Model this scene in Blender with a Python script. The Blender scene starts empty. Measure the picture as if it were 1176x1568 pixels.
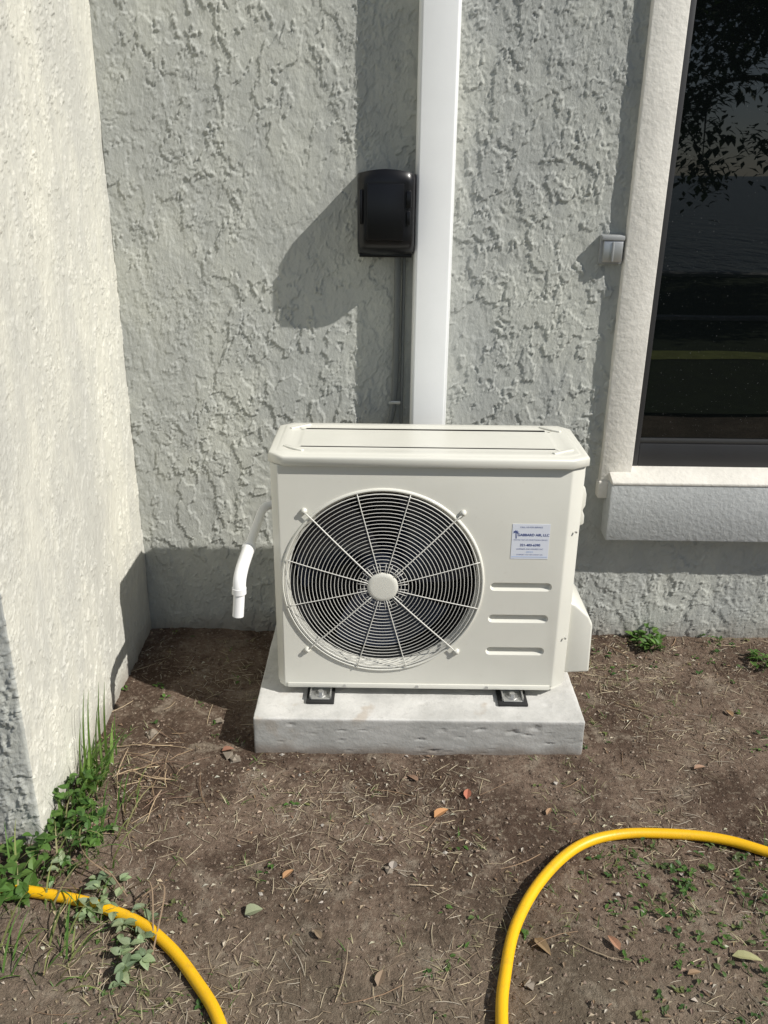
import bpy, bmesh, math, random
import numpy as np
from mathutils import Vector, Matrix, noise as mnoise
random.seed(7)
SC=bpy.context.scene
COL=SC.collection

# ------------------------------------------------------------------ helpers
def newmat(name, color=(.5,.5,.5), rough=.6, metal=0, spec=.5, ior=None, coat=0):
    m=bpy.data.materials.new(name); m.use_nodes=True
    b=m.node_tree.nodes['Principled BSDF']
    b.inputs['Base Color'].default_value=(*color,1)
    b.inputs['Roughness'].default_value=rough
    b.inputs['Metallic'].default_value=metal
    b.inputs['Specular IOR Level'].default_value=spec
    b.inputs['Coat Weight'].default_value=coat
    if ior: b.inputs['IOR'].default_value=ior
    return m
class NT:
    def __init__(s,m): s.m=m; s.t=m.node_tree; s.b=s.t.nodes['Principled BSDF']; s.out=[n for n in s.t.nodes if n.type=='OUTPUT_MATERIAL'][0]
    def n(s,typ,**kw):
        n=s.t.nodes.new(typ)
        for k,v in kw.items(): setattr(n,k,v)
        return n
    def l(s,a,b): s.t.links.new(a,b)
    def coord(s,scale=(1,1,1)):
        tc=s.n('ShaderNodeTexCoord'); mp=s.n('ShaderNodeMapping'); mp.inputs['Scale'].default_value=scale
        s.l(tc.outputs['Object'],mp.inputs['Vector']); return mp.outputs[0]
    def noise(s,vec,scale,detail=4,rough=.5,dist=0):
        n=s.n('ShaderNodeTexNoise'); s.l(vec,n.inputs['Vector'])
        n.inputs['Scale'].default_value=scale;n.inputs['Detail'].default_value=detail
        n.inputs['Roughness'].default_value=rough;n.inputs['Distortion'].default_value=dist
        return n
    def rng(s,v,a,b,c=0,d=1,interp='SMOOTHSTEP'):
        n=s.n('ShaderNodeMapRange',interpolation_type=interp); s.l(v,n.inputs['Value'])
        for i,x in zip(('From Min','From Max','To Min','To Max'),(a,b,c,d)): n.inputs[i].default_value=x
        return n.outputs[0]
    def math(s,op,a,b=None):
        n=s.n('ShaderNodeMath',operation=op)
        for i,x in enumerate((a,b)):
            if x is None: continue
            if isinstance(x,(int,float)): n.inputs[i].default_value=x
            else: s.l(x,n.inputs[i])
        return n.outputs[0]
    def mix(s,f,a,b,blend='MIX'):
        n=s.n('ShaderNodeMix',data_type='RGBA',blend_type=blend)
        if isinstance(f,(int,float)): n.inputs[0].default_value=f
        else: s.l(f,n.inputs[0])
        for i,x in ((6,a),(7,b)):
            if isinstance(x,tuple): n.inputs[i].default_value=(*x,1)
            else: s.l(x,n.inputs[i])
        return n.outputs[2]
    def bump(s,h,strength=.5,dist=.002):
        n=s.n('ShaderNodeBump'); n.inputs['Strength'].default_value=strength; n.inputs['Distance'].default_value=dist
        s.l(h,n.inputs['Height']); s.l(n.outputs[0],s.b.inputs['Normal'])

def link(ob,parent=None):
    COL.objects.link(ob)
    if parent: ob.parent=parent
    return ob
def empty(name,loc=(0,0,0)):
    e=bpy.data.objects.new(name,None); e.empty_display_size=.1; COL.objects.link(e); return e
def mesh_obj(name,V,F,mats,parent=None,smooth=False,cols=None,mi=None):
    me=bpy.data.meshes.new(name); me.from_pydata([tuple(v) for v in V],[],F); me.update()
    for m in (mats if isinstance(mats,(list,tuple)) else [mats]): me.materials.append(m)
    if smooth: me.polygons.foreach_set('use_smooth',[True]*len(me.polygons))
    if mi is not None: me.polygons.foreach_set('material_index',mi)
    if cols is not None:
        a=me.color_attributes.new('Col','FLOAT_COLOR','POINT')
        a.data.foreach_set('color',np.array([(*c,1) for c in cols],dtype=np.float32).ravel())
    ob=bpy.data.objects.new(name,me); return link(ob,parent)
def grid_obj(name,P,mats,keep=None,mi=None,parent=None):
    n,m,_=P.shape
    idx=np.arange(n*m).reshape(n,m)
    q=np.stack([idx[:-1,:-1],idx[1:,:-1],idx[1:,1:],idx[:-1,1:]],-1).reshape(-1,4)
    if mi is not None: mi=mi.reshape(-1)
    if keep is not None:
        k=keep.reshape(-1); q=q[k]
        if mi is not None: mi=mi[k]
    me=bpy.data.meshes.new(name)
    me.vertices.add(n*m); me.vertices.foreach_set('co',P.astype(np.float32).ravel())
    me.loops.add(q.size); me.loops.foreach_set('vertex_index',q.astype(np.int32).ravel())
    me.polygons.add(len(q)); me.polygons.foreach_set('loop_start',np.arange(0,q.size,4,dtype=np.int32))
    me.polygons.foreach_set('use_smooth',np.ones(len(q),dtype=bool))
    for x in mats: me.materials.append(x)
    if mi is not None: me.polygons.foreach_set('material_index',mi.astype(np.int32))
    me.update(calc_edges=True); me.validate()
    return link(bpy.data.objects.new(name,me),parent)
def bake(ob):
    dg=bpy.context.evaluated_depsgraph_get()
    me=bpy.data.meshes.new_from_object(ob.evaluated_get(dg)); ob.modifiers.clear(); ob.data=me; return ob
def bevel(ob,w,seg=2,ang=30):
    md=ob.modifiers.new('b','BEVEL'); md.width=w; md.segments=seg; md.limit_method='ANGLE'; md.angle_limit=math.radians(ang)
    md.harden_normals=False
    bake(ob); ob.data.polygons.foreach_set('use_smooth',[True]*len(ob.data.polygons))
    try: ob.data.set_sharp_from_angle(angle=math.radians(35))
    except Exception: pass
    return ob
def box(name,x0,x1,y0,y1,z0,z1,mat,parent=None,bev=0,seg=2):
    V=[(x,y,z) for z in (z0,z1) for x,y in ((x0,y0),(x1,y0),(x1,y1),(x0,y1))]
    F=[(3,2,1,0),(4,5,6,7),(0,1,5,4),(1,2,6,5),(2,3,7,6),(3,0,4,7)]
    ob=mesh_obj(name,V,F,mat,parent)
    if bev: bevel(ob,bev,seg)
    return ob
def prism(name,pts,a0,a1,axis,mat,parent=None,bev=0,seg=2,ang=30):
    n=len(pts)
    def mk(p,a): return {'z':(p[0],p[1],a),'y':(p[0],a,p[1]),'x':(a,p[0],p[1])}[axis]
    V=[mk(p,a0) for p in pts]+[mk(p,a1) for p in pts]
    F=[tuple(range(n))[::-1],tuple(range(n,2*n))]+[(i,(i+1)%n,n+(i+1)%n,n+i) for i in range(n)]
    ob=mesh_obj(name,V,F,mat,parent)
    bm=bmesh.new(); bm.from_mesh(ob.data); bmesh.ops.recalc_face_normals(bm,faces=bm.faces); bm.to_mesh(ob.data); bm.free()
    if bev: bevel(ob,bev,seg,ang)
    return ob
def catmull(P,n=8):
    P=[Vector(p) for p in P]; Q=[P[0]*2-P[1]]+P+[P[-1]*2-P[-2]]; out=[]
    for i in range(1,len(Q)-2):
        a,b,c,d=Q[i-1:i+3]
        for k in range(n):
            t=k/n; out.append(.5*((2*b)+(c-a)*t+(2*a-5*b+4*c-d)*t*t+(3*b-a-3*c+d)*t**3))
    out.append(P[-1]); return out
def tube_geo(P,rad,seg=10,closed=False,V=None,F=None,caps=True):
    V=[] if V is None else V; F=[] if F is None else F
    P=[Vector(p) for p in P]; n=len(P); base=len(V); prev=None
    for i,p in enumerate(P):
        t=(P[(i+1)%n]-P[i-1]) if closed else (P[min(i+1,n-1)]-P[max(i-1,0)])
        t.normalize()
        if prev is None:
            up=Vector((0,0,1)) if abs(t.z)<.9 else Vector((0,1,0)); a=t.cross(up).normalized()
        else: a=(prev-t*prev.dot(t)).normalized()
        prev=a; b=t.cross(a)
        r=rad[i] if isinstance(rad,(list,tuple)) else rad
        for k in range(seg):
            th=2*math.pi*k/seg; V.append(p+a*math.cos(th)*r+b*math.sin(th)*r)
    for i in range(n if closed else n-1):
        j=(i+1)%n
        for k in range(seg):
            k2=(k+1)%seg; F.append((base+i*seg+k,base+i*seg+k2,base+j*seg+k2,base+j*seg+k))
    if caps and not closed:
        F.append(tuple(base+k for k in range(seg))[::-1]); F.append(tuple(base+(n-1)*seg+k for k in range(seg)))
    return V,F
def tube(name,P,rad,mat,parent=None,seg=12):
    V,F=tube_geo(P,rad,seg); ob=mesh_obj(name,V,F,mat,parent,smooth=True)
    try: ob.data.set_sharp_from_angle(angle=math.radians(50))
    except Exception: pass
    return ob
def lathe_y(name,cx,cz,prof,mat,parent=None,seg=96,mi=None,closed=False,smooth=True):
    V=[];F=[];M=[]
    for r,y in prof:
        for k in range(seg):
            a=2*math.pi*k/seg; V.append((cx+r*math.cos(a),y,cz+r*math.sin(a)))
    n=len(prof)
    for i in range(n-1):
        for k in range(seg):
            k2=(k+1)%seg; F.append((i*seg+k,i*seg+k2,(i+1)*seg+k2,(i+1)*seg+k)); M.append(mi[i] if mi else 0)
    if closed:
        F.append(tuple(range(seg))); M.append(mi[0] if mi else 0)
        F.append(tuple((n-1)*seg+k for k in range(seg))[::-1]); M.append(mi[-1] if mi else 0)
    ob=mesh_obj(name,V,F,mat,parent,smooth=smooth,mi=M)
    bm=bmesh.new(); bm.from_mesh(ob.data); bmesh.ops.recalc_face_normals(bm,faces=bm.faces); bm.to_mesh(ob.data); bm.free()
    if smooth:
        try: ob.data.set_sharp_from_angle(angle=math.radians(40))
        except Exception: pass
    return ob

# ------------------------------------------------------------------ materials
def stucco(name,amp,base,vs,vscale,bump=1.0):
    m=newmat(name,base,.95,spec=.12); t=NT(m)
    v=t.coord(vscale)
    w=t.noise(v,9,3,.5)
    sub=t.n('ShaderNodeVectorMath',operation='MULTIPLY_ADD'); t.l(w.outputs['Color'],sub.inputs[0])
    sub.inputs[1].default_value=(.07,.07,.07); t.l(v,sub.inputs[2]); wv=sub.outputs[0]
    n1=t.noise(wv,13*vs,6,.6).outputs[0]
    n2=t.noise(wv,27*vs,3,.5).outputs[0]
    big=t.noise(v,3.2,2,.5).outputs[0]
    big2=t.noise(v,5.1,2,.5).outputs[0]
    plate=t.rng(n1,.505,.53)
    lip=t.rng(t.math('ABSOLUTE',t.math('SUBTRACT',n1,.528)),0,.018,1,0)
    plate2=t.rng(n1,.38,.42)
    worm=t.rng(t.math('ABSOLUTE',t.math('SUBTRACT',n2,.5)),0,.022,1,0)
    m1=t.rng(big,.34,.56,.38,1); m2=t.rng(big2,.42,.6,.12,1)
    med=t.noise(v,55,4,.6).outputs[0]
    h=t.math('MULTIPLY',t.math('MULTIPLY',plate,m1),.0025)
    h=t.math('ADD',h,t.math('MULTIPLY',t.math('MULTIPLY',lip,m1),.0018))
    h=t.math('ADD',h,t.math('MULTIPLY',plate2,.0012))
    h=t.math('ADD',h,t.math('MULTIPLY',t.math('MULTIPLY',worm,m2),.0022))
    h=t.math('ADD',h,t.math('MULTIPLY',med,.0022))
    d=t.n('ShaderNodeDisplacement'); d.inputs['Midlevel'].default_value=0; d.inputs['Scale'].default_value=amp
    t.l(h,d.inputs['Height']); t.l(d.outputs[0],t.out.inputs['Displacement'])
    m.displacement_method='DISPLACEMENT'
    t.bump(t.noise(v,85,5,.72).outputs[0],.9*bump,.0034)
    c2=tuple(x*.86 for x in base); c3=(base[0]*1.05,base[1]*1.04,base[2]*1.0)
    col=t.mix(t.rng(t.noise(v,4,5,.65).outputs[0],.38,.66),c2,c3)
    col=t.mix(t.math('MULTIPLY',t.rng(t.noise(v,38,3,.6).outputs[0],.50,.75),.38),col,tuple(x*.68 for x in base))
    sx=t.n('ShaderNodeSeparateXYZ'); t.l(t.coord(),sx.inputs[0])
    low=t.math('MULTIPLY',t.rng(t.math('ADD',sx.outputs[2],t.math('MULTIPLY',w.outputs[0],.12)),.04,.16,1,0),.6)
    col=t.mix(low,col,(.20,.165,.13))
    t.l(col,t.b.inputs['Base Color'])
    return m
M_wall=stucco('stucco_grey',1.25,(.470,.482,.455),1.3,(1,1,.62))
M_wing_sunlit=stucco('stucco_wing_sunlit',1.05,(.62,.612,.555),1.3,(1,1,.42),1.3)  # wing side, same paint: its sunlight is put into a lighter, creamier colour

def painted(name,base,rough,grain=60,amt=.25,bdist=.0008,dark=.9):
    m=newmat(name,base,rough); t=NT(m); v=t.coord()
    col=t.mix(t.rng(t.noise(v,7,5,.65).outputs[0],.35,.7),tuple(x*dark for x in base),base)
    t.l(col,t.b.inputs['Base Color'])
    h=t.noise(v,grain,4,.6).outputs[0]; t.bump(h,amt,bdist)
    return m
M_trim=painted('trim_paint',(.79,.76,.69),.75,55,.9,.0026)
M_sill=painted('sill_paint',(.52,.535,.53),.85,70,.9,.003,.88)
M_cover=painted('white_pvc',(.86,.87,.865),.4,25,.15,.001,.97)
M_pvc=newmat('pipe_pvc',(.84,.84,.83),.3)
M_black=newmat('black_plastic',(.006,.006,.007),.28,spec=.35)
M_frame=painted('bronze_aluminium',(.03,.03,.032),.45,200,.1)
M_rail=newmat('aluminium_dull',(.09,.09,.09),.4,.6)
M_conduit=newmat('conduit_grey',(.13,.14,.14),.6)
M_metal=newmat('galvanised',(.55,.55,.54),.38,.85)
M_steelbox=newmat('grey_box_paint',(.30,.31,.31),.5)
M_rubber=newmat('rubber',(.015,.015,.015),.7)
M_wire=newmat('guard_wire',(.68,.67,.62),.4)
M_dark=newmat('fan_cavity',(.007,.008,.009),.6)
M_blade=newmat('fan_blade',(.018,.024,.042),.3)
M_foam=newmat('insulation_foam',(.02,.02,.02),.85)
M_sticker=newmat('sticker_paper',(.74,.77,.84),.35)
M_ink=newmat('sticker_ink',(.03,.06,.25),.5)
M_blue=newmat('sticker_blue',(.25,.40,.70),.5)
m=M_body=newmat('ivory_enamel',(.72,.70,.61),.27); t=NT(m); v=t.coord()
col=t.mix(t.rng(t.noise(v,3,4,.6).outputs[0],.3,.7),(.68,.67,.60),(.725,.715,.645))
dst=t.math('MULTIPLY',t.rng(t.noise(v,55,4,.7).outputs[0],.60,.78),.18); col=t.mix(dst,col,(.50,.46,.38)); t.l(col,t.b.inputs['Base Color'])
t.bump(t.noise(v,320,2,.5).outputs[0],.12,.0004)

m=M_glass=newmat('window_glass',(.003,.004,.004),.01,ior=1.62); t=NT(m); v=t.coord()
t.bump(t.noise(v,2.2,2,.5).outputs[0],.06,.004)
spk=t.rng(t.noise(v,300,1,.5).outputs[0],.775,.80)
t.l(t.mix(spk,(.003,.004,.004),(.2,.2,.2)),t.b.inputs['Base Color'])

m=M_conc=newmat('concrete',(.5,.49,.46),.9,spec=.2); t=NT(m); v=t.coord()
c=t.mix(t.rng(t.noise(v,6,6,.65).outputs[0],.35,.68),(.47,.465,.44),(.63,.62,.59))
c=t.mix(t.math('MULTIPLY',t.rng(t.noise(v,60,4,.7).outputs[0],.52,.75),.35),c,(.33,.32,.30))
stain=t.rng(t.noise(v,9,3,.5).outputs[0],.60,.69); c=t.mix(t.math('MULTIPLY',stain,.4),c,(.36,.27,.18))
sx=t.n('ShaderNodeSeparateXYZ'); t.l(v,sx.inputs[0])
c=t.mix(t.math('MULTIPLY',t.rng(sx.outputs[2],.098,.106,1,0),.42),c,(.24,.24,.225))  # sides below the top edge darkened; their weaker sunlight is painted in
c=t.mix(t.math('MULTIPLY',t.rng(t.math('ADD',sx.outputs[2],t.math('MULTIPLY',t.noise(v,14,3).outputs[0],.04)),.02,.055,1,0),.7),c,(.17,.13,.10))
t.l(c,t.b.inputs['Base Color'])
t.bump(t.noise(v,110,4,.65).outputs[0],.6,.0018)

m=M_dirt=newmat('dirt',(.15,.1,.08),.95,spec=.12); t=NT(m); v=t.coord()
a=t.noise(v,2.3,4,.62,.3).outputs[0]; b2=t.noise(v,9,5,.70,.5).outputs[0]; c3=t.noise(v,75,4,.75).outputs[0]
c=t.mix(t.rng(a,.42,.58),(.098,.066,.048),(.200,.145,.108))
c=t.mix(t.math('MULTIPLY',t.rng(b2,.53,.64),.65),c,(.29,.24,.185))
c=t.mix(t.math('MULTIPLY',t.rng(b2,.46,.34),.75),c,(.070,.047,.034))
c=t.mix(t.math('MULTIPLY',t.rng(c3,.52,.70),.55),c,(.40,.34,.26))
c=t.mix(t.math('MULTIPLY',t.rng(c3,.47,.32),.7),c,(.045,.032,.024))
sx=t.n('ShaderNodeSeparateXYZ'); t.l(v,sx.inputs[0])
dry=t.math('MULTIPLY',t.rng(t.math('ADD',sx.outputs[1],t.math('MULTIPLY',a,.9)),2.05,1.5,0,1),.35)
c=t.mix(dry,c,(.25,.22,.16))
t.l(c,t.b.inputs['Base Color'])
t.bump(t.noise(v,42,6,.75).outputs[0],1.0,.016)

m=M_vcol=newmat('plant_litter',(.3,.2,.1),.75,spec=.3); t=NT(m)
at=t.n('ShaderNodeAttribute'); at.attribute_name='Col'
t.l(at.outputs['Color'],t.b.inputs['Base Color'])
m=M_green=newmat('plant_green',(.1,.2,.05),.5,spec=.4); t=NT(m)
at=t.n('ShaderNodeAttribute'); at.attribute_name='Col'
t.l(at.outputs['Color'],t.b.inputs['Base Color'])
tr=t.n('ShaderNodeBsdfTranslucent'); t.l(t.mix(1.0,at.outputs['Color'],(1.0,1.0,.4),'MULTIPLY'),tr.inputs['Color'])
ms=t.n('ShaderNodeMixShader'); ms.inputs[0].default_value=.3
t.l(t.b.outputs[0],ms.inputs[1]); t.l(tr.outputs[0],ms.inputs[2]); t.l(ms.outputs[0],t.out.inputs['Surface'])

m=M_hose=newmat('yellow_hose',(.80,.46,.012),.42); t=NT(m); v=t.coord()
c=t.mix(t.math('MULTIPLY',t.rng(t.noise(v,35,5,.7).outputs[0],.50,.70),.45),(.82,.46,.006),(.45,.27,.03)); t.l(c,t.b.inputs['Base Color'])
t.bump(t.noise(v,160,3,.6).outputs[0],.3,.0012)
M_lawn=painted('lawn_grass',(.045,.07,.018),.95,120,1,.02,.6)
M_lawn2=painted('lawn_painted_sun',(.42,.47,.12),.9,120,1,.02,.7)  # lawn where the sun falls: the light is put into a paler colour
m=M_water=newmat('lake_water',(.015,.02,.022),.2,ior=1.33,spec=.3); t=NT(m); t.bump(t.noise(t.coord((1,.4,1)),1.5,4,.6).outputs[0],.9,.3)
M_bark=painted('bark',(.10,.075,.055),.9,30,1,.02,.6)

# ------------------------------------------------------------------ house
house=empty('stucco_house')
def seg(a,b,st): 
    n=max(1,int(round(abs(b-a)/st))); return list(np.linspace(a,b,n+1)[:-1])
XW=-.804; YW=2.608
path=[(x,1.6) for x in seg(-4,-1,.3)+seg(-1,XW,.004)]
nA=len(path)
path+=[(XW,y) for y in seg(1.6,YW,.0036)]
nB=len(path)
hx0,hx1,hz0,hz1=.765,2.28,.58,2.36
path+=[(x,YW) for x in seg(XW,hx0,.003)+seg(hx0,1.32,.004)+seg(1.32,hx1,.1)+seg(hx1,4.5,.3)]+[(4.5,YW)]
zs=seg(-.12,hz0,.0034)+seg(hz0,2.0,.0034)+seg(2.0,hz1,.05)+seg(hz1,3.05,.1)+[3.05]
pa=np.array(path); zz=np.array(zs)
P=np.zeros((len(pa),len(zz),3)); P[:,:,0]=pa[:,0:1]; P[:,:,1]=pa[:,1:2]; P[:,:,2]=zz[None,:]
cx=(P[:-1,:-1,0]+P[1:,1:,0])/2; cz=(P[:-1,:-1,2]+P[1:,1:,2])/2; cy=(P[:-1,:-1,1]+P[1:,1:,1])/2
keep=~((cx>hx0)&(cx<hx1)&(cz>hz0)&(cz<hz1)&(cy>2.6))
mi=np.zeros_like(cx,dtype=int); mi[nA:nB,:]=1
walls=grid_obj('stucco_walls',P,[M_wall,M_wing_sunlit],keep,mi,house)
prism('flat_roof',[(-4.05,1.56),(-.77,1.56),(-.77,2.56),(4.55,2.56),(4.55,8),(-4.05,8)],3.051,3.16,'z',M_trim,house)
# window
box('window_trim_left',.689,.787,2.580,2.66,.531,2.42,M_trim,house,.004)
box('window_trim_right',2.26,2.36,2.580,2.66,.531,2.42,M_trim,house,.004)
box('window_trim_top',.788,2.259,2.581,2.66,2.33,2.42,M_trim,house,.004)
prism('window_sill_cap',[(2.529,.588),(2.529,.598),(2.66,.642),(2.66,.588)],.716,2.36,'x',M_trim,house,.003)
prism('window_sill',[(2.531,.398),(2.531,.589),(2.66,.589),(2.66,.405)],.714,2.362,'x',M_sill,house,.005)
box('window_trim_foot',.684,.716,2.570,2.62,.528,.585,M_trim,house,.006)
box('window_frame_stile',.786,.812,2.612,2.66,.62,2.33,M_frame,house,.002)
box('window_frame_stile_right',2.235,2.262,2.612,2.66,.62,2.33,M_frame,house,.002)
box('window_frame_rail',.812,2.235,2.612,2.66,.62,.700,M_frame,house,.003)
box('window_frame_bead',.812,2.235,2.618,2.66,.7005,.716,M_rail,house,.002)
box('window_frame_head',.812,2.235,2.612,2.66,2.29,2.33,M_frame,house,.003)
box('window_glass',.811,2.236,2.628,2.64,.71,2.30,M_glass,house)

# ------------------------------------------------------------------ line-set cover (white vertical duct)
cov=empty('line_set_cover')
prism('duct',[(.076,YW),(.076,2.532),(.079,2.523),(.086,2.520),(.174,2.520),(.181,2.523),(.184,2.532),(.184,YW)],.56,3.04,'z',M_cover,cov,.0008,1,20)
lines=empty('insulated_refrigerant_lines')
tube('suction_line',catmull([(.115,2.56,.62),(.112,2.555,.56),(.12,2.50,.44),(.20,2.45,.34),(.35,2.42,.28),(.5,2.36,.25),(.54,2.26,.25)]),.02,M_foam,lines)
tube('liquid_line',catmull([(.15,2.57,.62),(.15,2.565,.55),(.16,2.52,.46),(.24,2.46,.38),(.38,2.43,.32),(.5,2.37,.29),(.54,2.27,.29)]),.013,M_foam,lines)

# ------------------------------------------------------------------ black disconnect box
bb=empty('electrical_disconnect_box')
z0,z1=1.276,1.490
nx,nz=17,15
V=[];F=[]
for j in range(nz):
    v=j/(nz-1); z=z0+(z1-z0)*v
    dep=.118
    if v<.22: dep-= .045*(1-math.sqrt(max(0,1-(1-v/.22)**2)))
    if v>.93: dep-= .012*(1-math.sqrt(max(0,1-((v-.93)/.07)**2)))
    for i in range(nx):
        u=i/(nx-1); x=-.084+u*.158
        e=min(u,1-u)/.12
        d=dep+.012*(1-(2*u-1)**2)
        if e<1: d-=.010*(1-math.sqrt(max(0,1-(1-e)**2)))
        V.append((x,YW-d,z+ (.012*(1-(2*u-1)**2)*(1 if v>.5 else 0)*(v-.5)*2)))
for j in range(nz-1):
    for i in range(nx-1): F.append((j*nx+i,j*nx+i+1,(j+1)*nx+i+1,(j+1)*nx+i))
nb=len(V); ring=[i for i in range(nx)]+[j*nx+nx-1 for j in range(1,nz)]+[(nz-1)*nx+i for i in range(nx-2,-1,-1)]+[j*nx for j in range(nz-2,0,-1)]
for k in ring: V.append((V[k][0],YW-.002,V[k][2]))
for a in range(len(ring)):
    b_=(a+1)%len(ring); F.append((ring[a],nb+a,nb+b_,ring[b_]))
o=mesh_obj('housing',V,F,M_black,bb,smooth=True); o.data.set_sharp_from_angle(angle=math.radians(45))
box('door_panel',-.058,.044,2.4765,2.50,1.318,1.466,M_black,bb,.003)
box('latch',.050,.064,2.479,2.51,1.405,1.448,M_black,bb,.003)
box('latch_lower',.052,.062,2.480,2.51,1.36,1.395,M_black,bb,.002)
box('hinge',-.078,-.070,2.480,2.51,1.36,1.45,M_black,bb,.002)
box('base_lip',-.080,.070,2.535,2.60,1.268,1.278,M_black,bb,.002)

con=empty('electrical_conduit')
tube('conduit',catmull([(.030,2.585,1.275),(.031,2.585,1.15),(.030,2.588,.98),(.028,2.590,.87),(.022,2.59,.80),(.010,2.585,.75),(0,2.575,.69),(.02,2.55,.6)]),.0095,M_conduit,con)
tube('conduit_second',catmull([(.050,2.590,1.275),(.050,2.592,1.1),(.050,2.592,.9),(.05,2.592,.6)]),.005,M_conduit,con)
box('strap',.010,.046,2.574,2.577,.829,.839,M_metal,con,.001)
tube('strap_screw',[(.014,2.575,.834),(.014,2.570,.834)],.0045,M_metal,con)

# small grey box by window
sb=empty('photocell_box')
box('back_box',.616,.684,2.586,2.606,1.252,1.334,M_steelbox,sb,.004)
box('cover_plate',.623,.680,2.576,2.586,1.258,1.318,M_metal,sb,.004)
box('cover_ridge',.648,.654,2.572,2.577,1.260,1.316,M_steelbox,sb,.002)
box('cover_cap',.617,.683,2.574,2.586,1.3185,1.332,M_steelbox,sb,.003)

# ------------------------------------------------------------------ concrete pad
def nz3(x,y,z,s): return mnoise.noise(Vector((x*s,y*s,z*s)))
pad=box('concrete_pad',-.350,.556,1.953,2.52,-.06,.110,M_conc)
bm=bmesh.new(); bm.from_mesh(pad.data)
bmesh.ops.bevel(bm,geom=[e for e in bm.edges],offset=.004,segments=2,affect='EDGES',profile=.6)
bmesh.ops.subdivide_edges(bm,edges=[e for e in bm.edges if e.calc_length()>.05],cuts=90,use_grid_fill=True)
bm.normal_update()
for vv in bm.verts:
    n_=nz3(*vv.co,10)*.0010+nz3(*vv.co,60)*.0008
    k=nz3(*(vv.co+Vector((3,1,2))),55)
    if k>.50: n_-=(k-.50)*.020
    vv.co+=vv.normal*n_
bm.to_mesh(pad.data); bm.free(); pad.data.polygons.foreach_set('use_smooth',[True]*len(pad.data.polygons))

# ------------------------------------------------------------------ outdoor AC unit
ac=empty('air_conditioner_condenser')
FX,FZ=-.001,.467
yf=2.066
bx0,bx1=-.295,.519
plan=[(bx0,yf+.022),(bx0+.021,yf),(bx1-.038,yf),(bx1,yf+.026),(bx1,2.335),(bx1-.02,2.36),(bx0+.02,2.36),(bx0,2.335)]
body=prism('cabinet',plan,.146,.799,'z',M_body,None,.004,3,20)
body.data.materials.append(M_dark)
cut=lathe_y('cut',FX,FZ,[(.275,yf-.05),(.2672,yf-.004),(.262,yf+.008),(.254,yf+.022),(.254,yf+.030),(.254,yf+.20)],[M_body,M_dark],None,96,[0,0,0,0,1],closed=True,smooth=False)
md=body.modifiers.new('c','BOOLEAN'); md.operation='DIFFERENCE'; md.object=cut; md.solver='EXACT'
bake(body); bpy.data.objects.remove(cut)
for zc,xa,xb in ((.461,.288,.455),(.364,.288,.453),(.262,.287,.450)):
    V=[];F=[]
    rr=.0125
    for rad,y in ((rr+.004,yf-.006),(rr,yf+.0),(rr-.006,yf+.009)):
        for cx_,a0 in ((xb-rr,-90),(xa+rr,90)):
            for k in range(9):
                a=math.radians(a0+k*22.5); V.append((cx_+rad*math.cos(a),y,zc+rad*math.sin(a)))
    n=18
    for r_ in range(2):
        for k in range(n): F.append((r_*n+k,r_*n+(k+1)%n,(r_+1)*n+(k+1)%n,(r_+1)*n+k))
    F.append(tuple(range(n))[::-1]); F.append(tuple(range(2*n,3*n)))
    c_=mesh_obj('c',V,F,[M_body,M_dark])
    bm=bmesh.new(); bm.from_mesh(c_.data); bmesh.ops.recalc_face_normals(bm,faces=bm.faces); bm.to_mesh(c_.data); bm.free()
    md=body.modifiers.new('c','BOOLEAN'); md.operation='DIFFERENCE'; md.object=c_; md.solver='EXACT'
    bake(body); bpy.data.objects.remove(c_)
body.parent=ac
body.data.polygons.foreach_set('use_smooth',[True]*len(body.data.polygons)); body.data.set_sharp_from_angle(angle=math.radians(18))
lathe_y('fan_rim',FX,FZ,[(.2645,yf+.004),(.2655,yf-.004),(.268,yf-.006),(.271,yf-.005),(.274,yf+.001)],M_body,ac,128)
# lid
lp=[(-.300,2.090),(-.256,2.053),(.478,2.053),(.525,2.083),(.525,2.335),(.493,2.369),(-.262,2.369),(-.300,2.335)]
def inset(poly,d):
    out=[]; n=len(poly)
    for i in range(n):
        p=Vector(poly[i]); a=(p-Vector(poly[i-1])).normalized(); b=(Vector(poly[(i+1)%n])-p).normalized()
        na=Vector((-a.y,a.x)); nb_=Vector((-b.y,b.x)); m_=(na+nb_); m_=m_/(m_.dot(na)); out.append(tuple(p+m_*d))
    return out
rr_=[(.0015,.8005),(0,.802),(0,.819),(.0006,.8225),(.0025,.8252),(.0055,.8263),(.018,.8272),(.0200,.8275),(.0240,.8292),(.0270,.8296),(.038,.8297),(.048,.8284),(.054,.8280),(.068,.8280),(.0720,.8283),(.0770,.8294),(.081,.8297)]
rings=[(inset(lp,d),z) for d,z in rr_]
V=[];F=[];n=8
for poly,z in rings:
    for p in poly: V.append((p[0],p[1],z))
for r_ in range(len(rings)-1):
    for k in range(n): F.append((r_*n+k,r_*n+(k+1)%n,(r_+1)*n+(k+1)%n,(r_+1)*n+k))
b_=(len(rings)-1)*n; F+= [(b_,b_+1,b_+2,b_+3),(b_,b_+3,b_+4,b_+7),(b_+4,b_+5,b_+6,b_+7)]; F.append(tuple(range(n))[::-1])
lid=mesh_obj('lid',V,F,M_body,ac,smooth=True); lid.data.set_sharp_from_angle(angle=math.radians(60))
for x,y,ang in ((-.236,2.112,-38),(.460,2.108,33),(-.236,2.312,40),(.462,2.312,-40)):
    o=box('lid_rib',-.034,.034,-.006,.006,0,.0060,M_body,ac,.003,3); o.matrix_local=Matrix.Translation((x,y,.8272))@Matrix.Rotation(math.radians(ang),4,'Z')
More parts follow.
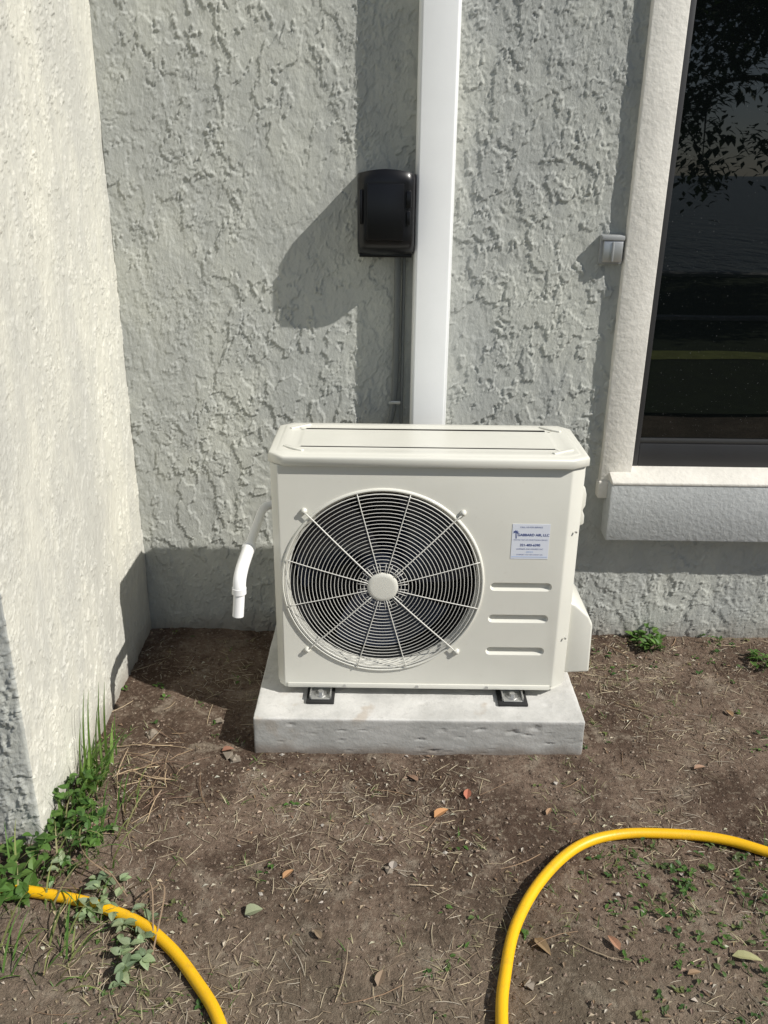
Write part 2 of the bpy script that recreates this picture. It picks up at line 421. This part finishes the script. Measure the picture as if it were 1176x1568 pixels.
prism('base_tray',[(p[0],p[1]) for p in inset(plan,.004)],.136,.1465,'z',M_body,ac)
box('front_flange',bx0+.03,bx1-.045,yf-.003,yf+.004,.1375,.152,M_body,ac,.0015)

# fan guard
V=[];F=[]
R=.2585
def gy(r): return yf-.006-.016*(1-(r/R)**2)
for q in range(22):
    rr=.0495+q*(R-.0495)/21
    N=72
    tube_geo([(FX+rr*math.cos(2*math.pi*i/N),gy(rr),FZ+rr*math.sin(2*math.pi*i/N)) for i in range(N)],.00085 if q<21 else .0016,6,True,V,F)
for i in range(12):
    a=math.radians(15+30*i); diag=(i%3==1)
    rm=.292 if diag else .2665
    pts=[(FX+r*math.cos(a),(gy(r) if r<R else gy(R))-.002,FZ+r*math.sin(a)) for r in np.linspace(.036,rm,14)]
    tube_geo(pts,.0019 if diag else .0013,6,False,V,F)
for i in range(24):
    a=math.radians(7.5+15*i)
    tube_geo([(FX+r*math.cos(a),gy(r)-.001,FZ+r*math.sin(a)) for r in (.036,.052,.067)],.0009,5,False,V,F)
mesh_obj('fan_guard',V,F,M_wire,ac,smooth=True)
lathe_y('guard_hub',FX,FZ,[(.0005,yf-.0275),(.030,yf-.0275),(.037,yf-.027),(.041,yf-.0245),(.042,yf-.020)],M_body,ac,48)
V=[];F=[]
for i in range(4):
    a=math.radians(45+90*i); x=FX+.293*math.cos(a); z=FZ+.293*math.sin(a)
    tube_geo([(x,yf+.002,z),(x,yf-.005,z),(x,yf-.0052,z),(x,yf-.010,z)],[.0088,.008,.0068,.006],14,False,V,F)
mesh_obj('guard_fixings',V,F,M_body,ac,smooth=True)
lathe_y('fan_hub',FX,FZ,[(.0005,yf+.06),(.05,yf+.065),(.06,yf+.08),(.06,yf+.15)],M_blade,ac,32)
V=[];F=[]
for bl in range(3):
    base=len(V); n1,n2=10,10
    for i in range(n1):
        r=.055+.19*i/(n1-1)
        for j in range(n2):
            t_=j/(n2-1); a=math.radians(bl*120+20)+ (t_-.5)*math.radians(85)+ .35*(i/(n1-1))
            V.append((FX+r*math.cos(a),yf+.075+.075*t_-.02*math.sin(t_*3.1),FZ+r*math.sin(a)))
    for i in range(n1-1):
        for j in range(n2-1): F.append((base+i*n2+j,base+(i+1)*n2+j,base+(i+1)*n2+j+1,base+i*n2+j+1))
mesh_obj('fan_blades',V,F,M_blade,ac,smooth=True)

# valve cover + side handle
prism('valve_cover',[(.515,.398),(.536,.388),(.575,.352),(.588,.325),(.592,.172),(.515,.168)],2.105,2.31,'y',M_body,ac,.007,3,20)
prism('side_handle',[(.517,.725),(.535,.722),(.541,.700),(.541,.668),(.534,.655),(.541,.640),(.541,.615),(.517,.605)],2.14,2.25,'y',M_body,ac,.004,2,20)
prism('left_grip',[(-.293,.70),(-.303,.695),(-.303,.67),(-.293,.66)],2.18,2.27,'y',M_dark,ac,.002)
# feet
for i,(xa,xb) in enumerate(((-.211,-.133),(.327,.410))):
    xm=(xa+xb)/2
    box('rubber_pad_%d'%(i+1),xa,xb,2.020,2.105,.1105,.1185,M_rubber,ac,.002)
    box('foot_plate_%d'%(i+1),xm-.026,xm+.026,2.030,2.35,.1188,.1215,M_metal,ac,.001)
    box('foot_web_%d'%(i+1),xm-.032,xm+.032,2.085,2.34,.1217,.1375,M_body,ac,.003)
    prism('foot_lip_%d'%(i+1),[(xm-.030,.1185),(xm-.026,.1185),(xm-.026,.132),(xm-.030,.132)],2.034,2.09,'y',M_metal,ac)
    prism('foot_lip_r_%d'%(i+1),[(xm+.026,.1185),(xm+.030,.1185),(xm+.030,.132),(xm+.026,.132)],2.034,2.09,'y',M_metal,ac)
    tube('washer_%d'%(i+1),[(xm,2.055,.1216),(xm,2.055,.1245)],.0165,M_metal,ac,24)
    tube('bolt_%d'%(i+1),[(xm,2.055,.1245),(xm,2.055,.133)],.008,M_metal,ac,6)
for x in (-.104,.297,.10):
    tube('flange_screw',[(x,yf-.003,.145),(x,yf-.006,.145)],.004,M_metal,ac,10)
for z in (.62,.30):
    tube('side_screw',[(bx1-.014,yf+.010,z),(bx1-.012,yf+.006,z)],.003,M_metal,ac,8)
# installer sticker
sx0,sx1,sz0,sz1=.337,.436,.545,.645
box('sticker',sx0,sx1,yf-.0008,yf+.001,sz0,sz1,M_sticker,ac)
def text(s,x,z,size,mat,bold=False):
    cu=bpy.data.curves.new('t','FONT'); cu.body=s; cu.size=size; cu.align_x='CENTER'; cu.extrude=0; cu.offset=(.0002 if bold else .0)
    o=bpy.data.objects.new('sticker_text',cu); COL.objects.link(o); o.rotation_euler=(math.pi/2,0,0); o.location=(x,yf-.0012,z)
    bpy.context.view_layer.update()
    me=bpy.data.meshes.new_from_object(o.evaluated_get(bpy.context.evaluated_depsgraph_get())); me.materials.clear(); me.materials.append(mat)
    mw=o.matrix_world.copy(); bpy.data.objects.remove(o)
    o2=bpy.data.objects.new('sticker_text',me); link(o2,ac); o2.matrix_local=mw
mx=(sx0+sx1)/2
text('CALL US FOR SERVICE',mx,.634,.0060,M_ink)
text('GABBARD AIR, LLC',mx+.007,.611,.0098,M_ink,True)
text('HEATING AND AIR CONDITIONING SERVICE',mx,.5985,.0044,M_ink)
text('321-403-6390',mx,.582,.0095,M_ink,True)
text('LICENSED AND INSURED CAC',mx,.572,.0052,M_ink)
text('SERVICE',mx,.5635,.0052,M_blue)
text('COMFORT YOU CAN COUNT ON',mx,.556,.0045,M_ink)
box('sticker_rule',sx0+.002,sx1-.002,yf-.0012,yf-.0009,.5505,.5515,M_blue,ac)
V=[];F=[]
for a in (20,60,100,140,180,-20):
    c0=Vector((sx0+.010,yf-.0013,.621)); d=Vector((math.cos(math.radians(a)),0,math.sin(math.radians(a)))); p=Vector((-d.z,0,d.x))
    b_=len(V); V+= [c0,c0+d*.005+p*.0013,c0+d*.009-Vector((0,0,.002)),c0+d*.005-p*.0013]; F.append((b_,b_+1,b_+2,b_+3))
b_=len(V); V+=[(sx0+.0092,yf-.0013,.621),(sx0+.0108,yf-.0013,.621),(sx0+.013,yf-.0013,.604),(sx0+.0105,yf-.0013,.604)]; F.append((b_,b_+1,b_+2,b_+3))
mesh_obj('sticker_palm_logo',V,F,M_ink,ac)

# condensate drain pipe: out from behind the cabinet, forward, then an elbow down
dp=empty('condensate_drain_pipe')
tube('pipe_run',catmull([(-.24,2.425,.553),(-.32,2.425,.551),(-.352,2.415,.550),(-.364,2.385,.549),(-.366,2.30,.546),(-.367,2.15,.541),(-.367,2.09,.539)],6),.0130,M_pvc,dp,20)
tube('elbow_fitting',catmull([(-.3665,2.125,.540),(-.367,2.04,.537),(-.367,2.000,.533),(-.3675,1.972,.522),(-.368,1.961,.505),(-.3685,1.960,.492)],6),.0168,M_pvc,dp,20)
tube('elbow_collar_upper',[(-.3662,2.132,.5402),(-.3666,2.115,.5395)],.0188,M_pvc,dp,20)
tube('elbow_collar_lower',[(-.3685,1.9605,.502),(-.369,1.960,.486)],.0186,M_pvc,dp,20)
tube('drop_pipe',[(-.3687,1.960,.49),(-.371,1.957,.46),(-.374,1.953,.424)],.0146,M_pvc,dp,20)
tube('pipe_bore',[(-.3738,1.9532,.4245),(-.3741,1.953,.4236)],.0115,M_dark,dp,20)

# ------------------------------------------------------------------ ground
def gh(x,y):
    d=max(abs(x-.1)-1.5,abs(y-1.6)-1.6,0); f=max(0,1-d/1.5)
    h=mnoise.noise(Vector((x*2.2,y*2.2,3)))*.012+mnoise.noise(Vector((x*8,y*8,7)))*.006+mnoise.noise(Vector((x*26,y*26,9)))*.0038+mnoise.noise(Vector((x*70,y*70,2)))*.0020
    h+=max(0,(y-2.35))*.05
    return h*f-.004
gxs=[-400,-100,-30,-10,-5,-3,-2,-1.5]+seg(-1.2,1.6,.007)+[1.6,2,2.6,4,8,20,60,150,400]
gys=[-8.5,-6,-4,-2,-1,-.2,.3]+seg(.8,2.64,.007)+[2.64,3,5,12,40,120,400]
G=np.zeros((len(gxs),len(gys),3))
for i,x in enumerate(gxs):
    for j,y in enumerate(gys): G[i,j]=(x,y,gh(x,y))
ground=grid_obj('ground',G,[M_dirt])
def sheet(name,x0,x1,y0,y1,z,mat):
    return mesh_obj(name,[(x0,y0,z),(x1,y0,z),(x1,y1,z),(x0,y1,z)],[(0,1,2,3)],mat)
sheet('lawn',-60,60,-8.45,-.3,.016,M_lawn)
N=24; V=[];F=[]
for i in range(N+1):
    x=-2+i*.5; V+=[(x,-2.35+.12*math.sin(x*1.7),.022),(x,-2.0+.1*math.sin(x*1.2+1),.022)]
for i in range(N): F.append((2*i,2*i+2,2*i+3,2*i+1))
mesh_obj('painted_sun_strip',V,F,M_lawn2)  # sunlit band of the lawn, its brightness painted in
box('garden_path_edging',-20,30,-4.35,-4.2,-.05,.05,M_conc)
box('seawall',-60,60,-8.75,-8.45,-.6,.06,M_conc)
sheet('lake',-900,900,-1200,-8.7,-.35,M_water)

# ------------------------------------------------------------------ plants helpers
class Acc:
    def __init__(s): s.V=[];s.F=[];s.C=[]
    def strip(s,rows,col):
        b=len(s.V); m=len(rows[0])
        for r in rows:
            for p in r: s.V.append(p); s.C.append(col)
        for i in range(len(rows)-1):
            for k in range(m-1): s.F.append((b+i*m+k,b+i*m+k+1,b+(i+1)*m+k+1,b+(i+1)*m+k))
    def leaf(s,p,yaw,pitch,L,W,col,droop=.3,fold=.25,seg=4,jit=.12):
        j_=1+random.uniform(-jit,jit)*1.5
        col=tuple(max(0,c*j_*(1+random.uniform(-jit,jit)*.5)) for c in col)
        rows=[]; d=Vector((math.cos(yaw),math.sin(yaw),0)); sd=Vector((-d.y,d.x,0)); q=Vector(p); 
        for i in range(seg+1):
            t=i/seg; w=W*.5*(math.sin(math.pi*min(1,t*.92+.08)**.75))**.8 if 0<t<1 else W*.03
            up=Vector((0,0,fold*w))
            rows.append([q+sd*w+up,q.copy(),q-sd*w+up])
            pt=pitch-droop*t*2
            q=q+(d*math.cos(pt)+Vector((0,0,math.sin(pt))))*(L/seg)
        s.strip(rows,col)
    def blade(s,p,yaw,pitch,L,W,col,droop=.8,seg=6,jit=.15):
        j_=1+random.uniform(-jit,jit)*1.6
        col=tuple(max(0,c*j_) for c in col)
        rows=[]; d=Vector((math.cos(yaw),math.sin(yaw),0)); sd=Vector((-d.y,d.x,0)); q=Vector(p)
        for i in range(seg+1):
            t=i/seg; w=W*.5*(1-t**2)+.0002
            rows.append([q+sd*w,q-sd*w])
            pt=pitch-droop*t*t*2
            q=q+(d*math.cos(pt)+Vector((0,0,math.sin(pt))))*(L/seg)
        s.strip(rows,col)
    def stick(s,p,yaw,L,r,col,lift=0,bend=0,jit=.2):
        j_=1+random.uniform(-jit,jit); col=tuple(c*j_ for c in col)
        b=len(s.V); pts=[]; d=Vector((math.cos(yaw),math.sin(yaw),0)); sd=Vector((-d.y,d.x,0))
        n=4; hb=gh(p[0],p[1])
        for i in range(n):
            t=i/(n-1)-.5; x,y=(Vector(p)+d*L*t+sd*bend*L*(t*t-.1))[:2]
            pts.append(Vector((x,y,max(gh(x,y)*.6+hb*.4,gh(x,y)-.001)+r+.0008+lift*(i/(n-1)))))
        rad=[r*.8,r,r*.9,r*.5]
        V,F=tube_geo(pts,rad,4,False,[],[],False)
        for v in V: s.V.append(v); s.C.append(col)
        for f in F: s.F.append(tuple(b+k for k in f))
    def crumb(s,p,r,col,jit=.2):
        j_=1+random.uniform(-jit,jit); col=tuple(c*j_ for c in col)
        b=len(s.V); rot=Matrix.Rotation(random.uniform(0,6),3,'Z')@Matrix.Rotation(random.uniform(0,3),3,'X')
        for v in ((1,0,0),(-1,0,0),(0,1,0),(0,-1,0),(0,0,1),(0,0,-1)):
            vv=Vector(v)*r*random.uniform(.6,1.2); vv=rot@vv; vv.z*=.7; s.V.append(Vector(p)+vv); s.C.append(col)
        for f in ((0,2,4),(2,1,4),(1,3,4),(3,0,4),(2,0,5),(1,2,5),(3,1,5),(0,3,5)): s.F.append(tuple(b+k for k in f))
    def obj(s,name,mat,parent=None): return mesh_obj(name,s.V,s.F,mat,parent,cols=s.C)
def inpad(x,y,m=0): return -.352-m<x<.558+m and 1.950-m<y<2.53+m
def inscene(x,y): return not inpad(x,y) and y<2.6 and not (x<-.80 and y>1.6)
def rnd(x0=-1.0,x1=1.4,y0=.95,y1=2.6):
    while True:
        x=random.uniform(x0,x1); y=random.uniform(y0,y1)
        if inscene(x,y): return x,y
def dens(x,y,s,o): return mnoise.noise(Vector((x*s,y*s,o)))

lit=Acc()
STRAW=[(.46,.38,.25),(.50,.43,.30),(.36,.29,.20),(.28,.22,.15),(.20,.15,.10),(.42,.37,.29)]
n=0
while n<5000:
    x,y=rnd(); d=dens(x,y,3.2,5)*1.7+(.4 if (x>.6 and y>2.25) else 0)+(.12 if y<1.5 else 0)+(.30 if (x<-.15 and y<1.33) else 0)+(.35 if (-.15<x<.2 and 1.45<y<1.85) else 0)-(.35 if y>1.9 and x<.6 else 0)-(.25 if (x>.55 and 1.75<y<2.2) else 0)
    if random.random()>.18+d: continue
    n+=1; L=random.choice([.006,.009,.013,.018,.025,.035,.05])*random.uniform(.7,1.4)
    lit.stick((x,y,0),random.uniform(0,6.28),L,random.uniform(.0004,.0010),random.choice(STRAW),random.uniform(-.001,.006),random.uniform(-.25,.25))
for i in range(80):
    x,y=rnd(); lit.stick((x,y,0),random.uniform(0,6.28),random.uniform(.05,.13),random.uniform(.0008,.0016),random.choice([(.20,.13,.08),(.27,.18,.11),(.38,.30,.20)]),random.uniform(0,.012),random.uniform(-.3,.3))
for i in range(55):
    x=random.gauss(-.60,.06); y=random.gauss(1.86,.10)
    if inscene(x,y): lit.stick((x,y,0),random.uniform(0,6.28),random.uniform(.04,.14),random.uniform(.0008,.0016),random.choice([(.30,.21,.13),(.40,.30,.19),(.20,.13,.09)]),random.uniform(0,.02),random.uniform(-.35,.35))
n=0
while n<2400:
    x,y=rnd(); s_=random.uniform(.004,.016)
    if random.random()>.5+dens(x,y,3,15)*1.3-(.25 if y>1.9 and x<.6 else 0): continue
    n+=1
    lit.leaf((x,y,gh(x,y)+.002),random.uniform(0,6.28),random.uniform(-.1,.4),s_,s_*random.uniform(.3,.7),random.choice([(.26,.20,.14),(.36,.30,.21),(.19,.14,.10),(.44,.40,.32),(.24,.16,.10)]),.3,.6,2)
for (x,y,L,W,c,yaw) in ((.136,1.705,.048,.024,(.46,.22,.10),.7),(.223,1.774,.040,.020,(.34,.13,.08),1.4),(.726,1.295,.060,.022,(.38,.38,.20),-.2),(.33,1.345,.05,.022,(.22,.15,.09),-1),
    (.50,1.31,.04,.018,(.33,.17,.10),2.),(-.22,1.50,.035,.016,(.36,.19,.10),.9),(.10,1.84,.035,.015,(.25,.16,.1),2.5),(-.44,1.95,.035,.02,(.30,.14,.09),.3),(.0,1.22,.04,.02,(.24,.17,.12),1.3),(.85,1.9,.035,.015,(.30,.2,.13),0.3),(1.05,2.15,.035,.016,(.28,.17,.1),1.9),
    (-.29,1.395,.040,.032,(.27,.29,.19),.4),(.03,1.531,.026,.02,(.38,.34,.28),1.4),(.62,1.25,.03,.013,(.26,.17,.11),.2),(-.12,1.33,.028,.014,(.27,.19,.12),2.2),(.42,1.72,.03,.013,(.3,.2,.12),1.0)):
    lit.leaf((x,y,gh(x,y)+.006),yaw,.2,L,W,c,.25,.5,5)
lit.obj('ground_litter',M_vcol)
cr=Acc()
for i in range(13000):
    x,y=rnd(); r=random.choice([.0012,.0018,.0025,.0040])*random.uniform(.7,1.5)
    cr.crumb((x,y,gh(x,y)+r*.2),r,random.choice([(.15,.108,.08),(.20,.15,.115),(.10,.072,.053),(.27,.215,.165)]))
for i in range(26):
    x,y=rnd(); r=random.uniform(.004,.009); cr.crumb((x,y,gh(x,y)+r*.3),r,(.34,.31,.27))
for x,y,r in ((-.655,2.02,.018),(-.475,2.09,.014),(.02,1.53,.011),(.30,1.235,.014),(.97,1.5,.011),(-.40,1.93,.020)):
    for k in range(3): cr.crumb((x+random.gauss(0,r*.25),y+random.gauss(0,r*.25),gh(x,y)+.004),r,(.22,.185,.145))
cr.obj('soil_crumbs',M_vcol)

G1=(.085,.17,.035); G2=(.12,.22,.05); G3=(.05,.11,.025); PALE=(.30,.38,.21)
sw=Acc()
n=0
while n<440:
    x,y=rnd(); d=dens(x,y,3,40)
    w=.03+(.50 if (x>.5 and y<1.62) else 0)+(.30 if y<1.25 and x<-.3 else 0)+(.2 if y>2.4 and x>.6 else 0)+d*.3
    if random.random()>w: continue
    n+=1; k=random.randint(2,5); c=random.choice([G1,G3,(.10,.15,.05),(.15,.17,.06)])
    for j in range(k):
        s_=random.uniform(.006,.018); sw.leaf((x+random.gauss(0,.006),y+random.gauss(0,.006),gh(x,y)+.003),random.uniform(0,6.28),random.uniform(.0,.6),s_,s_*random.uniform(.35,.75),c,.3,.3,3)
for i in range(1200):
    x,y=rnd(); 
    if random.random()<.22+dens(x,y,3,60)*1.2+(.3 if y<1.4 else 0): 
        for j in range(random.randint(2,6)): sw.blade((x+random.gauss(0,.006),y+random.gauss(0,.006),gh(x,y)),random.uniform(0,6.28),random.uniform(.2,1.0),random.uniform(.010,.035),.0018,random.choice([G1,(.24,.24,.12),(.40,.36,.22),(.40,.36,.22)]),.5,4)
sw.obj('ground_weeds',M_green)

tg=Acc()
for i in range(75):
    x=-.79+.065*random.random(); y=random.gauss(1.80,.075)
    L=random.uniform(.05,.15)*(1.3 if random.random()<.2 else 1); tg.blade((x,y,gh(x,y)),random.uniform(-1.9,1.9),random.uniform(.8,1.5),L,random.uniform(.004,.010),random.choice([G1,G2,(.18,.28,.07)]),random.uniform(.2,.9))
for i in range(6): tg.blade((-.778+.01*i,1.80+.012*i,0),random.uniform(.9,1.8),1.5,random.uniform(.19,.27),.008,(.16,.27,.06),.15)
for i in range(150):
    x=-.79+random.random()*.18-(.1 if random.random()<.3 else 0); y=random.uniform(1.2,1.78)
    if x<-.79 and y>1.58: continue
    tg.blade((x,y,gh(x,y)),random.uniform(-2.2,2.2),random.uniform(.6,1.4),random.uniform(.05,.13),.0045,random.choice([G1,G2,(.25,.28,.1),(.34,.32,.16)]),random.uniform(.3,.9))
tg.obj('grass_tuft',M_green)
def weed(name,cx,cy,rad,n,hmax,leaf,cols,flat=False):
    w=Acc()
    for i in range(n):
        a=random.uniform(0,6.28); r=rad*math.sqrt(random.random()); x=cx+r*math.cos(a)*(.7); y=cy+r*math.sin(a)
        if x<-.795 and y>1.59: x=-.79
        h=hmax*random.random()*(1-.6*r/rad); z=gh(x,y)
        b=Vector((x+random.gauss(0,.012),y+random.gauss(0,.012),z)); tip=Vector((x,y,z+h+.006))
        V,F=tube_geo([b,(b+tip)/2+Vector((random.gauss(0,.004),0,0)),tip],[.0014,.0012,.0008],4,False,[],[],False)
        bb_=len(w.V); w.V+=V; w.C+=[(.10,.14,.05)]*len(V); w.F+=[tuple(bb_+k for k in f) for f in F]
        for j in range(random.randint(2,4)):
            s_=leaf*random.uniform(.5,1.25); w.leaf(tip,random.uniform(0,6.28),random.uniform(-.1,.8),s_,s_*random.uniform(.45,.8),random.choice(cols),random.uniform(.1,.5),.3,4)
    w.obj(name,M_green)
weed('broadleaf_weed',-.765,1.70,.10,22,.10,.026,[G1,G2,G3])
weed('broadleaf_weed',-.745,1.60,.12,30,.10,.028,[G1,G2,G3])
weed('broadleaf_weed',-.84,1.48,.12,32,.07,.034,[G1,G2])
weed('broadleaf_weed',-.69,1.56,.11,18,.05,.022,[G1,G3,PALE])
weed('pale_leaf_weed',-.60,1.42,.07,14,.05,.030,[PALE,(.25,.33,.18)])
weed('pale_leaf_weed',-.51,1.345,.05,11,.05,.028,[PALE,(.27,.34,.2)])
weed('pale_leaf_weed',-.50,1.26,.05,10,.03,.026,[PALE,(.20,.27,.15)])
weed('wall_weed',.905,2.565,.07,34,.06,.026,[G1,G2])
weed('wall_weed',1.25,2.44,.05,18,.04,.022,[G1,G2])
weed('wall_weed',1.12,2.56,.07,8,.03,.016,[G1,G3])
weed('clover_patch',.80,1.42,.20,34,.015,.015,[G1,G3,(.12,.16,.06)])
weed('clover_patch',.95,1.30,.22,36,.015,.016,[G1,G3,(.12,.16,.06)])
weed('clover_patch',.62,1.52,.14,16,.015,.013,[G1,G3,(.12,.16,.06)])
st=Acc()
for p in (((-.70,1.52,.01),(-.62,1.49,.03),(-.55,1.42,.02)),((-.56,1.46,.0),(-.50,1.43,.05),(-.47,1.33,.02)),((-.53,1.42,.01),(-.47,1.43,.04),(-.46,1.28,.01)),((-.72,1.60,.01),(-.66,1.50,.05),(-.60,1.47,.03))):
    V,F=tube_geo(catmull(p,6),.0018,5,False,[],[],False); b_=len(st.V); st.V+=V; st.C+=[(.28,.20,.13)]*len(V); st.F+=[tuple(b_+k for k in f) for f in F]
st.obj('dry_weed_stems',M_vcol)

# ------------------------------------------------------------------ hoses
def hose(name,pts):
    P=catmull([(x,y,0) for x,y in pts],12)
    P=[Vector((p.x,p.y,max(gh(p.x,p.y),-.004)+.0115)) for p in P]
    for _ in range(8): P=[P[0]]+[Vector((P[i].x,P[i].y,(P[i-1].z+P[i].z*2+P[i+1].z)/4)) for i in range(1,len(P)-1)]+[P[-1]]
    tube(name,P,.0122,M_hose,None,24)
hose('garden_hose',[(.20,.78),(.218,.95),(.235,1.146),(.253,1.242),(.293,1.369),(.37,1.497),(.473,1.60),(.586,1.643),(.729,1.645),(.834,1.628),(.923,1.589),(1.10,1.50),(1.35,1.42)])
hose('garden_hose',[(-1.3,1.50),(-1.05,1.475),(-.845,1.453),(-.721,1.433),(-.611,1.404),(-.515,1.365),(-.43,1.301),(-.361,1.225),(-.299,1.138),(-.24,1.0),(-.2,.8)])

# ------------------------------------------------------------------ trees behind the viewer (seen in the glass)
def tree(name,x,y,H,R,nl,seedv,low=.35):
    random.seed(seedv); e=empty(name)
    tips=[];V=[];F=[]
    top=Vector((x+.3,y,H*.55)); tube_geo(catmull([(x,y,-.1),(x+.1,y,H*.25),top],5),[.22-.012*i for i in range(11)],10,False,V,F)
    for i in range(18):
        a=i*2.4; st_=Vector((x+.1,y,H*random.uniform(.25,.55))); en=Vector((x+R*math.cos(a)*random.uniform(.6,1),y+R*math.sin(a)*random.uniform(.6,1),H*random.uniform(low,.95)))
        mid=(st_+en)/2+Vector((0,0,.5)); pts=catmull([st_,mid,en],6); tube_geo(pts,[.06-.0043*k for k in range(13)],6,False,V,F)
        tips+=pts[6:]
        for k in range(5):
            s0=random.choice(pts[5:]); e2=s0+Vector((random.gauss(0,.7),random.gauss(0,.7),random.gauss(-.3,.5))); tube_geo([s0,(s0+e2)/2+Vector((0,0,.1)),e2],[.02,.014,.006],5,False,V,F); tips+=[e2,e2,(s0+e2)/2]
    mesh_obj('trunk_and_limbs',V,F,M_bark,e,smooth=True)
    A=Acc()
    for i in range(nl):
        c=random.choice(tips); p=c+Vector((random.gauss(0,.20),random.gauss(0,.20),random.gauss(0,.17)))
        s_=random.uniform(.10,.20); A.leaf(p,random.uniform(0,6.28),random.uniform(-.9,.5),s_,s_*.6,random.choice([(.05,.09,.02),(.07,.12,.03),(.035,.065,.018)]),.2,.2,2)
    A.obj('foliage',M_green,e)
tree('oak_tree',5.8,-7.3,6.2,2.8,18000,3,.26)
tree('oak_tree',13.5,-6.5,8.0,3.5,4000,5)

# ------------------------------------------------------------------ light, sky, camera
d=Vector((-2.12,1,-2.12))
L=bpy.data.lights.new('sun','SUN'); L.energy=5.0; L.angle=math.radians(.53); L.color=(1,.965,.90)
so=bpy.data.objects.new('sun',L); COL.objects.link(so); so.rotation_euler=d.to_track_quat('-Z','Y').to_euler(); so.location=(6,-3,6)
W=bpy.data.worlds.new('World'); SC.world=W; W.use_nodes=True; nt=W.node_tree
sk=nt.nodes.new('ShaderNodeTexSky'); sk.sky_type='NISHITA'; sk.sun_disc=False
sk.sun_elevation=math.atan2(2.12,math.hypot(2.12,1)); sk.sun_rotation=math.atan2(2.12,-1); sk.dust_density=.3; sk.air_density=.8
hs=nt.nodes.new('ShaderNodeHueSaturation'); hs.inputs['Saturation'].default_value=.7
nt.links.new(sk.outputs[0],hs.inputs['Color']); nt.links.new(hs.outputs[0],nt.nodes['Background'].inputs[0]); nt.nodes['Background'].inputs[1].default_value=.093
cam=bpy.data.cameras.new('camera'); co=bpy.data.objects.new('camera',cam); COL.objects.link(co)
cam.sensor_fit='VERTICAL'; cam.sensor_height=36; cam.lens=36*1310/1568; cam.clip_start=.05; cam.clip_end=3000
co.matrix_world=Matrix.Translation((0,0,1.5))@Matrix.Rotation(math.radians(90-21.8),4,'X')@Matrix.Rotation(.0128,4,'Z')
SC.camera=co
SC.view_settings.view_transform='Standard'; SC.view_settings.look='None'; SC.view_settings.exposure=0
